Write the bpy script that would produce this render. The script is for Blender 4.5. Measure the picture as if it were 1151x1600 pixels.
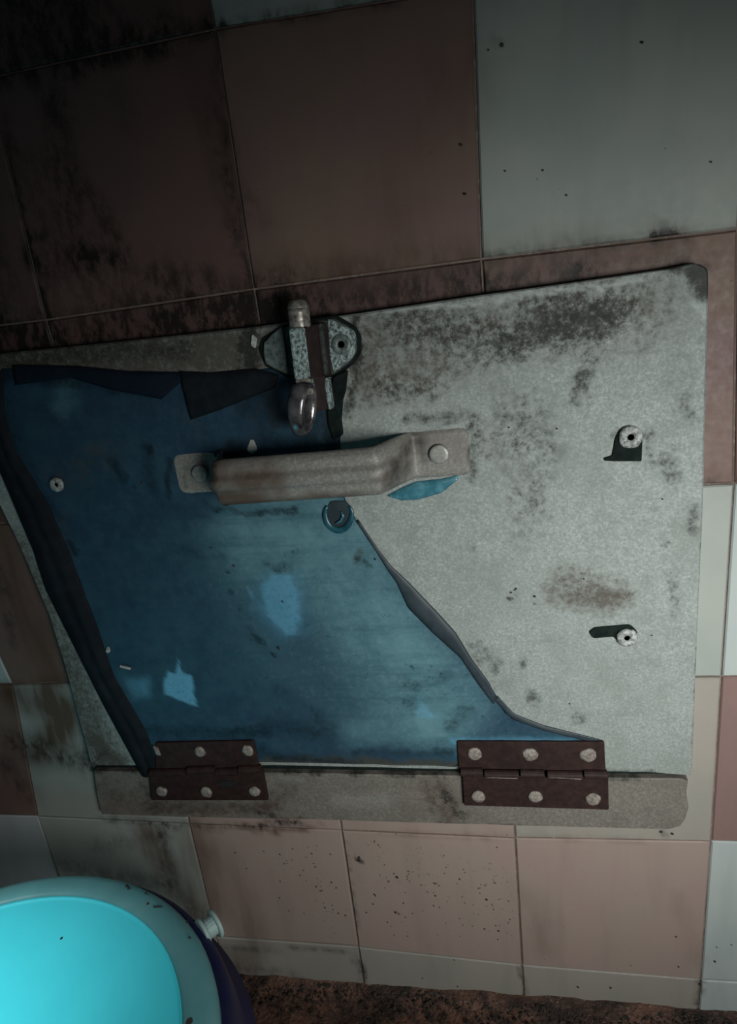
import bpy, bmesh, math, random
from mathutils import Vector, Matrix, noise

for o in list(bpy.data.objects): bpy.data.objects.remove(o, do_unlink=True)
S = bpy.context.scene
C = bpy.data.collections.new('hatch_corner'); S.collection.children.link(C)
random.seed(4)
PI = math.pi

# ------------------------------------------------------------------ camera
T = 0.15                       # tile pitch in metres
ZF = 5.3 * T                   # height of the grid row 0 above the floor
YAW, PITCH, ROLL, F = 0.2059560, -0.3325393, 0.1245261, 1080.73
CAM = Vector((2.0354324 * T, -3.0885588 * T, ZF - 0.9650254 * T))
def _rot(a, b, c):
    Rz = Matrix.Rotation(a, 3, 'Z'); Rx = Matrix.Rotation(b, 3, 'X'); Ry = Matrix.Rotation(c, 3, 'Y')
    return Rz @ Rx @ Ry        # columns: right, forward, up
R = _rot(YAW, PITCH, ROLL)
cam = bpy.data.cameras.new('camera'); co = bpy.data.objects.new('camera', cam); C.objects.link(co)
cam.sensor_fit = 'VERTICAL'; cam.sensor_height = 24; cam.lens = F / 1600 * 24
cam.clip_start = 0.01
r_, f_, u_ = R.col[0], R.col[1], R.col[2]
m = Matrix((r_, u_, -f_)).transposed().to_4x4(); m.translation = CAM
co.matrix_world = m
S.camera = co

# ------------------------------------------------------------------ world, lamps, exposure
w = bpy.data.worlds.new('dim_room_light'); S.world = w; w.use_nodes = True
w.node_tree.nodes['Background'].inputs[0].default_value = (0.55, 0.72, 0.8, 1)
w.node_tree.nodes['Background'].inputs[1].default_value = 0.05
def area(name, loc, target, size, power, color, spread=180, size_y=None):
    l = bpy.data.lights.new(name, 'AREA'); l.energy = power; l.color = color; l.size = size; l.spread = math.radians(spread)
    if size_y: l.shape = 'RECTANGLE'; l.size_y = size_y
    o = bpy.data.objects.new(name, l); C.objects.link(o); o.location = loc
    o.rotation_euler = (Vector(target) - Vector(loc)).to_track_quat('-Z', 'Y').to_euler(); return o
area("added_right_lamp", (0.56, -0.56, 0.48), (0.36, 0, 0.33), 0.24, 1.27, (0.98, 1.0, 0.965), 84)  # unseen lamp added at the front right, shapes the falloff across the wall
area('added_bucket_lamp', (-0.12, -0.50, 1.05), (-0.12, -0.27, 0.2), 0.10, 0.40, (0.85, 1.0, 1.0), 30)  # unseen overhead lamp added to brighten the bucket lid
S.view_settings.view_transform = 'Standard'; S.view_settings.look = 'None'
S.view_settings.gamma = 1; S.view_settings.exposure = 0.0; S.view_settings.use_curve_mapping = False

# ------------------------------------------------------------------ helpers
def W(px, py, d=0.0):
    """point on the plane d metres in front of the wall seen at photo pixel px,py"""
    v = R @ Vector(((px - 575.5) / F, 1, -(py - 800) / F))
    t = (-d - CAM.y) / v.y
    return CAM + v * t
def W2(px, py, d=0.0):
    p = W(px, py, d); return (p.x, p.z)

def link(name, me, mat=None, parent=None, smooth=False):
    o = bpy.data.objects.new(name, me); C.objects.link(o)
    if mat: me.materials.append(mat)
    if parent:
        o.parent = parent
    if smooth:
        for p in me.polygons: p.use_smooth = True
    return o
def settle(o, base):
    """move mesh data so that the object's origin sits at base (world)"""
    o.data.transform(Matrix.Translation(-Vector(base)))
def obj(name, bm, mat, parent=None, base=None, smooth=False, recalc=True):
    if recalc: bmesh.ops.recalc_face_normals(bm, faces=bm.faces)
    me = bpy.data.meshes.new(name); bm.to_mesh(me); bm.free()
    b = parent_base(parent) if base is None else Vector(base)
    me.transform(Matrix.Translation(-b))
    o = link(name, me, mat, parent, smooth)
    if parent is None: o.location = b
    return o
def parent_base(p):
    b = Vector((0, 0, 0))
    while p: b += p.location; p = p.parent
    return b
def tag(o, label=None, cat=None, group=None, kind=None):
    if label: o['label'] = label
    if cat: o['category'] = cat
    if group: o['group'] = group
    if kind: o['kind'] = kind
    return o
def empty(name, loc):
    o = bpy.data.objects.new(name, None); C.objects.link(o); o.location = loc; o.empty_display_size = .02; return o

def fbm(x, y, s, o=4):
    return noise.fractal(Vector((x * s, y * s, 3.7)), 1.0, 2.0, o)

# strokes: (points, radius, strength) in photo pixels, projected on to the surface
def seg_dist(x, z, a, b):
    dx, dz = b[0] - a[0], b[1] - a[1]; L = dx * dx + dz * dz
    t = 0 if L == 0 else max(0, min(1, ((x - a[0]) * dx + (z - a[1]) * dz) / L))
    return math.hypot(x - a[0] - t * dx, z - a[1] - t * dz)
PXM = 1 / 2300.0
def mk_strokes(lst, d=0.0):
    out = []
    for pts, r, s in lst:
        P = [W2(a, b, d) for a, b in pts]
        if len(P) == 1: P = P * 2
        xs = [p[0] for p in P]; zs = [p[1] for p in P]; rr = r * PXM
        out.append((P, rr, s, min(xs) - rr, max(xs) + rr, min(zs) - rr, max(zs) + rr))
    return out
def stroke_val(x, z, strokes):
    v = 0
    wx = x + 0.003 * fbm(x, z, 60) + .0015 * fbm(x, z, 220); wz = z + 0.003 * fbm(x + 5, z, 60) + .0015 * fbm(x + 9, z, 220)
    for P, rr, s, x0, x1, z0, z1 in strokes:
        if wx < x0 or wx > x1 or wz < z0 or wz > z1: continue
        d = min(seg_dist(wx, wz, P[i], P[i + 1]) for i in range(len(P) - 1))
        if d < rr:
            t = 1 - d / rr; v += s * t * t * (3 - 2 * t)
    return v
def poly_val(x, z, polys, warp):
    wx = x + warp * fbm(x, z, 150); wz = z + warp * fbm(x + 5, z, 150); v = 0
    for P, soft, s in polys:
        n = len(P); ins = False; dm = 1e9
        for i in range(n):
            a, b = P[i], P[(i + 1) % n]; dm = min(dm, seg_dist(wx, wz, a, b))
            if (a[1] > wz) != (b[1] > wz) and wx < (b[0] - a[0]) * (wz - a[1]) / (b[1] - a[1]) + a[0]: ins = not ins
        t = max(0, min(1, .5 + (dm if ins else -dm) / soft)); v = max(v, s * t * t * (3 - 2 * t))
    return v
def mk_polys(lst, d=0.0): return [([W2(a, b, d) for a, b in pts], soft * PXM, s) for pts, soft, s in lst]
def paint(me, dark, brown, light, base=Vector((0, 0, 0)), patch=(), warp=.0015):
    at = me.attributes.new('wear', 'FLOAT_COLOR', 'POINT')  # channels hold wear plus some painted highlights and shade
    buf = []
    for v in me.vertices:
        x, z = v.co.x + base.x, v.co.z + base.z
        buf += [stroke_val(x, z, dark), stroke_val(x, z, brown), stroke_val(x, z, light), poly_val(x, z, patch, warp) if patch else 0]
    at.data.foreach_set('color', buf)

# polyline with arc-length evaluation
class Poly:
    def __init__(s, pts):
        s.p = [Vector(q) for q in pts]; s.l = [0]
        for i in range(1, len(s.p)): s.l.append(s.l[-1] + (s.p[i] - s.p[i - 1]).length)
    def __call__(s, t):
        L = t * s.l[-1]
        for i in range(1, len(s.p)):
            if L <= s.l[i] or i == len(s.p) - 1:
                k = (L - s.l[i - 1]) / max(1e-9, s.l[i] - s.l[i - 1]); return s.p[i - 1].lerp(s.p[i], k)
def coons(top, bottom, left, right, s, t):
    """s across 0..1, t down 0..1"""
    c = top(s) * (1 - t) + bottom(s) * t + left(t) * (1 - s) + right(t) * s
    a, b, cc, d = top(0), top(1), bottom(0), bottom(1)
    return c - (a * (1 - s) * (1 - t) + b * s * (1 - t) + cc * (1 - s) * t + d * s * t)
def slab(top, bottom, left, right, d, thick, nx, ny, bev=0.0006, relief=None, d_px=None):
    """sheet with front face at depth d, bounded by 4 photo-pixel curves, with bevelled edge and solid thickness"""
    T_, B_, L_, R_ = [Poly([W2(*q, d if d_px is None else d_px) for q in c]) for c in (top, bottom, left, right)]
    return slab_w(T_, B_, L_, R_, d, thick, nx, ny, bev, relief)
def slab_w(T_, B_, L_, R_, d, thick, nx, ny, bev=0.0006, relief=None):
    g = [[coons(T_, B_, L_, R_, i / nx, j / ny) for i in range(nx + 1)] for j in range(ny + 1)]
    bm = bmesh.new(); V = {}
    loop = [(i, 0) for i in range(nx)] + [(nx, j) for j in range(ny)] + [(i, ny) for i in range(nx, 0, -1)] + [(0, j) for j in range(ny, 0, -1)]
    n = len(loop); outl = [g[j][i] for i, j in loop]; nor = []
    for k in range(n):
        e = outl[(k + 1) % n] - outl[k - 1]; e = Vector((e.y, -e.x)); nor.append(e.normalized() if e.length > 1e-9 else Vector((0, 0)))
    cen = sum(outl, Vector((0, 0))) / n
    if sum((nor[k].dot(outl[k] - cen) for k in range(n))) < 0: nor = [-q for q in nor]
    ins = {ij: outl[k] - nor[k] * bev for k, ij in enumerate(loop)}
    for j in range(ny + 1):
        for i in range(nx + 1):
            q = ins.get((i, j), g[j][i]); h = relief(q.x, q.y, i / nx, j / ny) if relief else 0
            V[i, j] = bm.verts.new((q.x, -d - h, q.y))
    for j in range(ny):
        for i in range(nx): bm.faces.new((V[i, j], V[i, j + 1], V[i + 1, j + 1], V[i + 1, j]))
    if thick > 0:
        l0 = [V[ij] for ij in loop]
        l1 = [bm.verts.new((outl[k].x, -d - (relief(outl[k].x, outl[k].y, loop[k][0] / nx, loop[k][1] / ny) if relief else 0) + min(bev, thick * .4), outl[k].y)) for k in range(n)]
        l2 = [bm.verts.new((outl[k].x, -d + thick, outl[k].y)) for k in range(n)]
        for k in range(n):
            m_ = (k + 1) % n
            bm.faces.new((l0[m_], l0[k], l1[k], l1[m_])); bm.faces.new((l1[m_], l1[k], l2[k], l2[m_]))
        bm.faces.new(l2)
    return bm
def prism(pts, d, thick, bev=0.0004, dpx=None):
    """small bevelled plate from a photo-pixel outline at depth d"""
    P = [W2(*q, d if dpx is None else dpx) for q in pts]; n = len(P)
    A = sum(P[k][0] * P[(k + 1) % n][1] - P[(k + 1) % n][0] * P[k][1] for k in range(n))
    if A < 0: P = P[::-1]
    bm = bmesh.new(); l0 = []; l1 = []; l2 = []
    for k in range(n):
        a, b, c = Vector(P[k - 1]), Vector(P[k]), Vector(P[(k + 1) % n])
        e1 = (b - a).normalized(); e2 = (c - b).normalized(); nn = Vector((e1.y, -e1.x)) + Vector((e2.y, -e2.x)); nn.normalize()
        q = b - nn * bev
        l0.append(bm.verts.new((q.x, -d, q.y))); l1.append(bm.verts.new((b.x, -d + bev, b.y))); l2.append(bm.verts.new((b.x, -d + thick, b.y)))
    bm.faces.new(l0)
    for k in range(n):
        m_ = (k + 1) % n
        bm.faces.new((l0[m_], l0[k], l1[k], l1[m_])); bm.faces.new((l1[m_], l1[k], l2[k], l2[m_]))
    bm.faces.new(l2[::-1]); return bm
def roundcorners(pts, r, n=4):
    out = []; N = len(pts)
    for k in range(N):
        a, b, c = Vector(pts[k - 1]), Vector(pts[k]), Vector(pts[(k + 1) % N])
        rr = r[k] if isinstance(r, (list, tuple)) else r
        p = b + (a - b).normalized() * rr; q = b + (c - b).normalized() * rr
        if rr == 0: out.append(tuple(b)); continue
        for i in range(n + 1):
            t = i / n; out.append(tuple(p * (1 - t) ** 2 + b * 2 * t * (1 - t) + q * t * t))
    return out
def lathe(prof, n=24, center=(0, 0, 0), axis='Z', closed=False):
    """prof: list of (r, h)"""
    bm = bmesh.new(); rings = []
    for r, h in prof:
        ring = []
        for k in range(n):
            a = 2 * PI * k / n
            v = Vector((r * math.cos(a), r * math.sin(a), h))
            ring.append(v)
        rings.append(ring)
    if axis == 'Y-': M = Matrix.Rotation(PI / 2, 3, 'X')     # +Z -> -Y
    elif isinstance(axis, Vector): M = axis.normalized().to_track_quat('Z', 'Y').to_matrix()
    else: M = Matrix.Identity(3)
    vs = [[bm.verts.new(M @ v + Vector(center)) for v in ring] for ring in rings]
    for i in range(len(vs) - 1):
        for k in range(n):
            bm.faces.new((vs[i][k], vs[i][(k + 1) % n], vs[i + 1][(k + 1) % n], vs[i + 1][k]))
    if closed:
        for k in range(n): bm.faces.new((vs[-1][k], vs[-1][(k + 1) % n], vs[0][(k + 1) % n], vs[0][k]))
    else:
        if prof[0][0] > 1e-6: bm.faces.new(vs[0])
        if prof[-1][0] > 1e-6: bm.faces.new(vs[-1])
    bmesh.ops.remove_doubles(bm, verts=bm.verts, dist=1e-6)
    return bm
def box(bm, p0, p1, bev=0.0):
    x0, y0, z0 = p0; x1, y1, z1 = p1
    r = bmesh.ops.create_cube(bm, size=1)['verts']
    for v in r: v.co = Vector(((x0 + x1) / 2 + v.co.x * (x1 - x0), (y0 + y1) / 2 + v.co.y * (y1 - y0), (z0 + z1) / 2 + v.co.z * (z1 - z0)))
    if bev:
        es = {e for v in r for e in v.link_edges}
        bmesh.ops.bevel(bm, geom=list(es), offset=bev, segments=2, affect='EDGES')
def tube(bm, pts, radii, n=10, flat=1.0):
    """round tube along 3-D points with varying radius"""
    rings = []; up = Vector((0, 1, 0))
    for i, p in enumerate(pts):
        a = pts[max(0, i - 1)]; b = pts[min(len(pts) - 1, i + 1)]; t = (Vector(b) - Vector(a)).normalized()
        s = t.cross(up); s = s.normalized() if s.length > 1e-4 else Vector((1, 0, 0)); q = s.cross(t).normalized()
        r = radii[i] if isinstance(radii, (list, tuple)) else radii
        rings.append([bm.verts.new(Vector(p) + s * r * math.cos(2 * PI * k / n) + q * r * flat * math.sin(2 * PI * k / n)) for k in range(n)])
    for i in range(len(rings) - 1):
        for k in range(n): bm.faces.new((rings[i][k], rings[i][(k + 1) % n], rings[i + 1][(k + 1) % n], rings[i + 1][k]))
    bm.faces.new(rings[0]); bm.faces.new(rings[-1])

# ------------------------------------------------------------------ materials
class Mat:
    def __init__(s, name):
        s.m = bpy.data.materials.new(name); s.m.use_nodes = True; s.nt = s.m.node_tree
        s.b = s.nt.nodes['Principled BSDF']; s.pos = s.nt.nodes.new('ShaderNodeNewGeometry').outputs['Position']
    def n(s, t, **k):
        x = s.nt.nodes.new(t)
        for a, v in k.items(): setattr(x, a, v)
        return x
    def l(s, a, b): s.nt.links.new(a, b)
    def noise(s, scale, detail=4, rough=.55, dist=0, stretch=None):
        x = s.n('ShaderNodeTexNoise'); x.inputs['Scale'].default_value = scale; x.inputs['Detail'].default_value = detail
        x.inputs['Roughness'].default_value = rough; x.inputs['Distortion'].default_value = dist
        if stretch:
            mp = s.n('ShaderNodeMapping'); mp.inputs['Scale'].default_value = stretch; s.l(s.pos, mp.inputs[0]); s.l(mp.outputs[0], x.inputs['Vector'])
        else: s.l(s.pos, x.inputs['Vector'])
        return x.outputs['Fac']
    def rng(s, a, lo, hi, o0=0., o1=1., smooth=True):
        x = s.n('ShaderNodeMapRange', interpolation_type='SMOOTHSTEP' if smooth else 'LINEAR')
        for i, v in ((1, lo), (2, hi), (3, o0), (4, o1)): x.inputs[i].default_value = v
        s.l(a, x.inputs[0]); return x.outputs[0]
    def math(s, op, a, b=None):
        x = s.n('ShaderNodeMath', operation=op)
        for i, v in ((0, a), (1, b)):
            if v is None: continue
            if isinstance(v, (int, float)): x.inputs[i].default_value = v
            else: s.l(v, x.inputs[i])
        return x.outputs[0]
    def mix(s, f, a, b, mode='MIX'):
        x = s.n('ShaderNodeMix', data_type='RGBA', blend_type=mode)
        for i, v in ((0, f), (6, a), (7, b)):
            if isinstance(v, (int, float)): x.inputs[i].default_value = v
            elif isinstance(v, tuple): x.inputs[i].default_value = (*v, 1)
            else: s.l(v, x.inputs[i])
        return x.outputs[2]
    def wear(s):
        a = s.n('ShaderNodeAttribute', attribute_name='wear'); sp = s.n('ShaderNodeSeparateColor'); s.l(a.outputs['Color'], sp.inputs[0])
        return [sp.outputs[0], sp.outputs[1], sp.outputs[2], a.outputs['Alpha']]
    def col(s, c): 
        if isinstance(c, tuple): s.b.inputs['Base Color'].default_value = (*c, 1)
        else: s.l(c, s.b.inputs['Base Color'])
    def set(s, rough=None, metal=None, spec=None):
        for nme, v in (('Roughness', rough), ('Metallic', metal), ('Specular IOR Level', spec)):
            if v is None: continue
            if isinstance(v, (int, float)): s.b.inputs[nme].default_value = v
            else: s.l(v, s.b.inputs[nme])
    def bump(s, h, strength=.3, dist=.001):
        x = s.n('ShaderNodeBump'); x.inputs['Strength'].default_value = strength; x.inputs['Distance'].default_value = dist
        s.l(h, x.inputs['Height']); s.l(x.outputs[0], s.b.inputs['Normal'])

def tile_mat(name, base, tint2, seed):
    M = Mat(name); w_ = M.wear()
    big = M.noise(9 + seed, 3); fine = M.noise(160, 5, .6); streak = M.noise(40, 4, .6, stretch=(1, 1, .16)); speck = M.noise(420, 2, .5)
    c = M.mix(M.rng(big, .35, .68), base, tint2)
    c = M.mix(M.math('MULTIPLY', M.rng(streak, .45, .75), .25), c, tuple(q * .62 for q in base))
    # grime
    mud = M.noise(110, 8, .75, 0, stretch=(1, 1, .55)); dn = M.math('MULTIPLY', w_[0], M.rng(mud, .40, .60, .35, 1.35)); dn = M.rng(dn, .0, 1.15, 0, .95, False)
    bn = M.rng(M.math('MULTIPLY', w_[1], M.rng(streak, .35, .7, .5, 1.25)), 0, 1.2, 0, .9, False)
    c = M.mix(bn, c, (.060, .030, .018)); c = M.mix(dn, c, (.010, .0075, .006))
    # small fly specks, clustered where the grime channel is faint
    sp = M.math('MULTIPLY', M.rng(speck, .735, .77), M.rng(M.noise(22, 3), .5, .62)); sp2 = M.math('MULTIPLY', M.rng(M.noise(300, 3, .6), .655, .70), M.rng(w_[2], .05, .4))
    c = M.mix(M.math('MULTIPLY', M.math('MAXIMUM', sp, sp2), .8), c, (.02, .016, .014))
    M.col(c); M.set(rough=M.rng(fine, .2, .8, .42, .62), spec=.22)
    M.bump(M.math('ADD', M.math('MULTIPLY', fine, .25), M.noise(30, 3)), .25, .0008)
    return M.m
PINK = tile_mat('pink_glazed_tile', (.185, .118, .108), (.170, .112, .104), 0)
PINK_DK = tile_mat('brown_pink_glazed_tile', (.115, .066, .058), (.095, .060, .055), 2)
PINK_MID = tile_mat('dusky_pink_glazed_tile', (.138, .086, .079), (.150, .100, .078), 4)
BEIGE = tile_mat('beige_pink_glazed_tile', (.255, .205, .178), (.265, .198, .176), 1)
WHITE = tile_mat('grey_white_glazed_tile', (.235, .262, .240), (.275, .295, .270), 3)
PALE = tile_mat('pale_white_glazed_tile', (.33, .365, .355), (.31, .35, .345), 5)
CREAM = tile_mat('cream_glazed_tile', (.25, .228, .200), (.225, .215, .190), 6)
def grout_mat():
    M = Mat('dirty_grout'); n1 = M.noise(30, 5); n2 = M.noise(220, 4)
    c = M.mix(M.rng(n1, .3, .7), (.17, .135, .12), (.10, .075, .065)); c = M.mix(M.rng(n2, .5, .8), c, (.22, .19, .17))
    M.col(c); M.set(rough=.85, spec=.1); M.bump(n2, .6, .001); return M.m
GROUT = grout_mat()
def galv_mat(name, base, dirt):
    M = Mat(name); w_ = M.wear()
    sp = M.noise(470, 6, .85); md = M.noise(170, 8, .8); big = M.noise(20, 4, .6); vert = M.noise(60, 4, .6, stretch=(1, 1, .35))
    c = M.mix(M.rng(sp, .40, .70), tuple(q * .72 for q in base), tuple(min(1, q * 1.28) for q in base))
    c = M.mix(M.math('MULTIPLY', M.rng(md, .50, .72), .40), c, tuple(q * .50 for q in base))
    c = M.mix(M.math('MULTIPLY', M.rng(M.noise(55, 8, .75), .47, .62), .30), c, tuple(q * .52 for q in base))
    c = M.mix(M.math('MULTIPLY', M.rng(big, .48, .66), .40), c, (base[0] * .62, base[1] * .62, base[2] * .60))
    hot = M.math('MULTIPLY', M.rng(sp, .66, .76), .5); c = M.mix(hot, c, (.60, .63, .60))
    nn = M.math('ADD', M.math('MULTIPLY', M.math('SUBTRACT', md, .5), 3.2), M.math('MULTIPLY', M.math('SUBTRACT', sp, .5), 2.2))
    bn = M.math('MULTIPLY', M.rng(M.math('ADD', w_[1], nn), -.05, 1.15), M.rng(w_[1], 0, .3, 0, .9))
    dn = M.math('MULTIPLY', M.rng(M.math('ADD', w_[0], nn), -.05, 1.15), M.rng(w_[0], 0, .3, 0, .9))
    c = M.mix(bn, c, dirt); c = M.mix(dn, c, (.016, .017, .014))
    c = M.mix(M.math('MULTIPLY', M.rng(w_[2], 0, .8), .8), c, (.42, .46, .44))
    M.col(c); M.set(rough=M.rng(md, .3, .7, .48, .68), metal=.12, spec=.3)
    M.bump(M.math('ADD', sp, md), .35, .0006); return M.m
GALV = galv_mat('weathered_galvanised_steel', (.27, .30, .285), (.060, .048, .036))
GALV_BR = galv_mat('stained_galvanised_steel', (.172, .158, .138), (.055, .036, .028))
def handle_mat():
    M = Mat('dull_handle_steel'); w_ = M.wear(); sp = M.noise(480, 4, .7); md = M.noise(90, 5, .65)
    c = M.mix(M.rng(sp, .4, .7), (.165, .16, .145), (.26, .255, .235))
    nn = M.math('ADD', M.math('MULTIPLY', M.math('SUBTRACT', md, .5), 1.6), M.math('SUBTRACT', sp, .5))
    c = M.mix(M.math('MULTIPLY', M.rng(M.math('ADD', w_[1], nn), -.1, 1.2), M.rng(w_[1], 0, .3, 0, .9)), c, (.075, .045, .030))
    c = M.mix(M.math('MULTIPLY', M.rng(M.math('ADD', w_[0], nn), -.1, 1.2), M.rng(w_[0], 0, .3, 0, .9)), c, (.02, .017, .014))
    M.col(c); M.set(rough=M.rng(md, .3, .7, .42, .6), metal=.15); M.bump(sp, .3, .0004); return M.m
HANDLE = handle_mat(); HANDLE.node_tree.nodes['Principled BSDF'].inputs['Specular IOR Level'].default_value = .3
def film_mat():
    M = Mat('blue_protective_film'); w_ = M.wear(); md = M.noise(45, 6, .65); fine = M.noise(240, 8, .75); cl = M.noise(24, 5, .6)
    scr = M.noise(30, 5, .65, stretch=(.3, 1, 3.2)); wk = M.noise(55, 3, .6, stretch=(1, 1, .35)); dots = M.noise(210, 5, .7, .3)
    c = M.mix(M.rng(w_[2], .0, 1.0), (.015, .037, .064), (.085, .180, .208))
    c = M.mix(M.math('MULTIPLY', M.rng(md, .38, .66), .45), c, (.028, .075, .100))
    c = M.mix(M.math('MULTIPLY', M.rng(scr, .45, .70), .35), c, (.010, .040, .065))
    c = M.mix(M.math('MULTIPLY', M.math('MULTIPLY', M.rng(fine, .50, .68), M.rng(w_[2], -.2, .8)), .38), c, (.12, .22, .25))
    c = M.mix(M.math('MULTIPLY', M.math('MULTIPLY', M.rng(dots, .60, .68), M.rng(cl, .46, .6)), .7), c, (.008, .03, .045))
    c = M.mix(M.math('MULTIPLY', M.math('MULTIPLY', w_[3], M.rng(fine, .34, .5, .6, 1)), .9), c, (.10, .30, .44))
    nn = M.math('ADD', M.math('MULTIPLY', M.math('SUBTRACT', md, .5), 1.8), M.math('MULTIPLY', M.math('SUBTRACT', fine, .5), 2.2))
    c = M.mix(M.math('MULTIPLY', M.rng(M.math('ADD', w_[1], nn), -.05, 1.1), M.rng(w_[1], 0, .3, 0, .9)), c, (.040, .042, .036))
    c = M.mix(M.math('MULTIPLY', M.rng(M.math('ADD', w_[0], nn), -.05, 1.1), M.rng(w_[0], 0, .3, 0, .9)), c, (.005, .013, .020))
    M.col(c); M.set(rough=M.rng(fine, .3, .7, .36, .6), spec=.25); M.bump(M.math('ADD', M.math('MULTIPLY', wk, 1.5), M.math('MULTIPLY', fine, .3)), .25, .001); return M.m
FILM = film_mat()
def simple(name, base, var, rough, metal=0., spec=.4, scale=200, bump=.3, bd=.0005, coat=None):
    M = Mat(name); n1 = M.noise(scale, 5, .6); n2 = M.noise(scale / 6, 4)
    c = M.mix(M.rng(n1, .35, .7), base, var); c = M.mix(M.math('MULTIPLY', M.rng(n2, .45, .7), .4), c, tuple(q * .6 for q in base))
    M.col(c); M.set(rough=rough, metal=metal, spec=spec); M.bump(n1, bump, bd); return M.m
FOLD = simple('dark_folded_film', (.005, .007, .0095), (.010, .013, .017), .7, spec=.12, scale=90)
FOLD_B = simple('slate_blue_folded_film', (.016, .026, .033), (.026, .038, .045), .5, spec=.3, scale=90)
FOLD_N = simple('navy_folded_film', (.004, .009, .018), (.007, .012, .020), .7, spec=.12, scale=90)
CURL = simple('teal_curled_film', (.008, .045, .065), (.02, .09, .12), .3, spec=.5, scale=140)
SCRAP = simple('teal_film_scrap', (.030, .125, .165), (.09, .235, .285), .25, spec=.6, scale=130)
HINGE = simple('maroon_painted_steel', (.017, .0090, .0082), (.030, .0155, .0135), .65, spec=.2, scale=150, bump=.5)
RIVET = simple('scuffed_rivet_steel', (.25, .225, .20), (.10, .08, .068), .6, metal=.05, scale=400, bump=.8, bd=.0008)
RIVET2 = simple('handle_rivet_steel', (.30, .30, .275), (.20, .195, .175), .45, metal=.2, scale=400)
GROM = simple('pale_grommet_metal', (.38, .40, .39), (.09, .095, .09), .45, metal=.1, scale=420, bump=1, bd=.001)
MATT_BLACK = simple('matt_black', (.005, .009, .0085), (.010, .016, .014), .8, spec=.08, scale=200)  # flat black for the painted gap shade, latch outline and dark patches
HOLE = simple('hole_shadow_black', (.006, .006, .006), (.01, .01, .01), .9)
LATCH_L = simple('pitted_zinc_plating', (.34, .43, .42), (.035, .05, .05), .3, metal=.35, scale=420, bump=1, bd=.0015)
LATCH_R = simple('rust_brown_plating', (.020, .0125, .012), (.034, .021, .019), .5, metal=.2, scale=150)
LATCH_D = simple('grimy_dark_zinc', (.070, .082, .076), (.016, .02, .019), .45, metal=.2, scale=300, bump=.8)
LATCH_M = simple('grey_green_zinc', (.15, .19, .18), (.04, .05, .048), .4, metal=.2, scale=350, bump=.8)
BOLT = simple('worn_bolt_steel', (.34, .32, .28), (.05, .042, .036), .3, metal=.3, scale=260, bump=.9)
CHROME = simple('dark_worn_chrome', (.20, .19, .20), (.03, .027, .03), .2, metal=.6, scale=90, bump=.4, bd=.001)
TURQ = simple('turquoise_plastic', (.055, .58, .68), (.060, .60, .70), .5, spec=.3, scale=30, bump=.05)
TURQ_R = simple('pale_turquoise_plastic_rim', (.10, .27, .29), (.12, .28, .295), .42, spec=.35, scale=60, bump=.1)
NAVY = simple('navy_plastic', (.008, .010, .050), (.014, .014, .04), .45, spec=.35, scale=30, bump=.1)
CLIP = simple('white_green_plastic', (.27, .37, .36), (.30, .41, .39), .5, scale=60, bump=.1)
PALEBIT = simple('pale_residue', (.42, .44, .42), (.2, .2, .19), .6, scale=300)
def floor_mat():
    M = Mat('wet_brown_concrete'); a = M.noise(70, 6, .65); b = M.noise(14, 4); c_ = M.noise(260, 4, .6)
    c = M.mix(M.rng(b, .38, .62), (.040, .022, .016), (.125, .062, .042)); c = M.mix(M.math('MULTIPLY', M.rng(a, .46, .66), .9), c, (.010, .008, .007))
    c = M.mix(M.math('MULTIPLY', M.rng(c_, .62, .72), .7), c, (.20, .18, .16))
    M.col(c); M.set(rough=M.rng(a, .3, .7, .3, .75), spec=.35); M.bump(M.math('ADD', a, c_), .8, .003); return M.m
FLOOR = floor_mat()
DIRT = simple('black_damp_dirt', (.014, .011, .009), (.055, .042, .032), .8, scale=170, bump=1, bd=.003)

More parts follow.
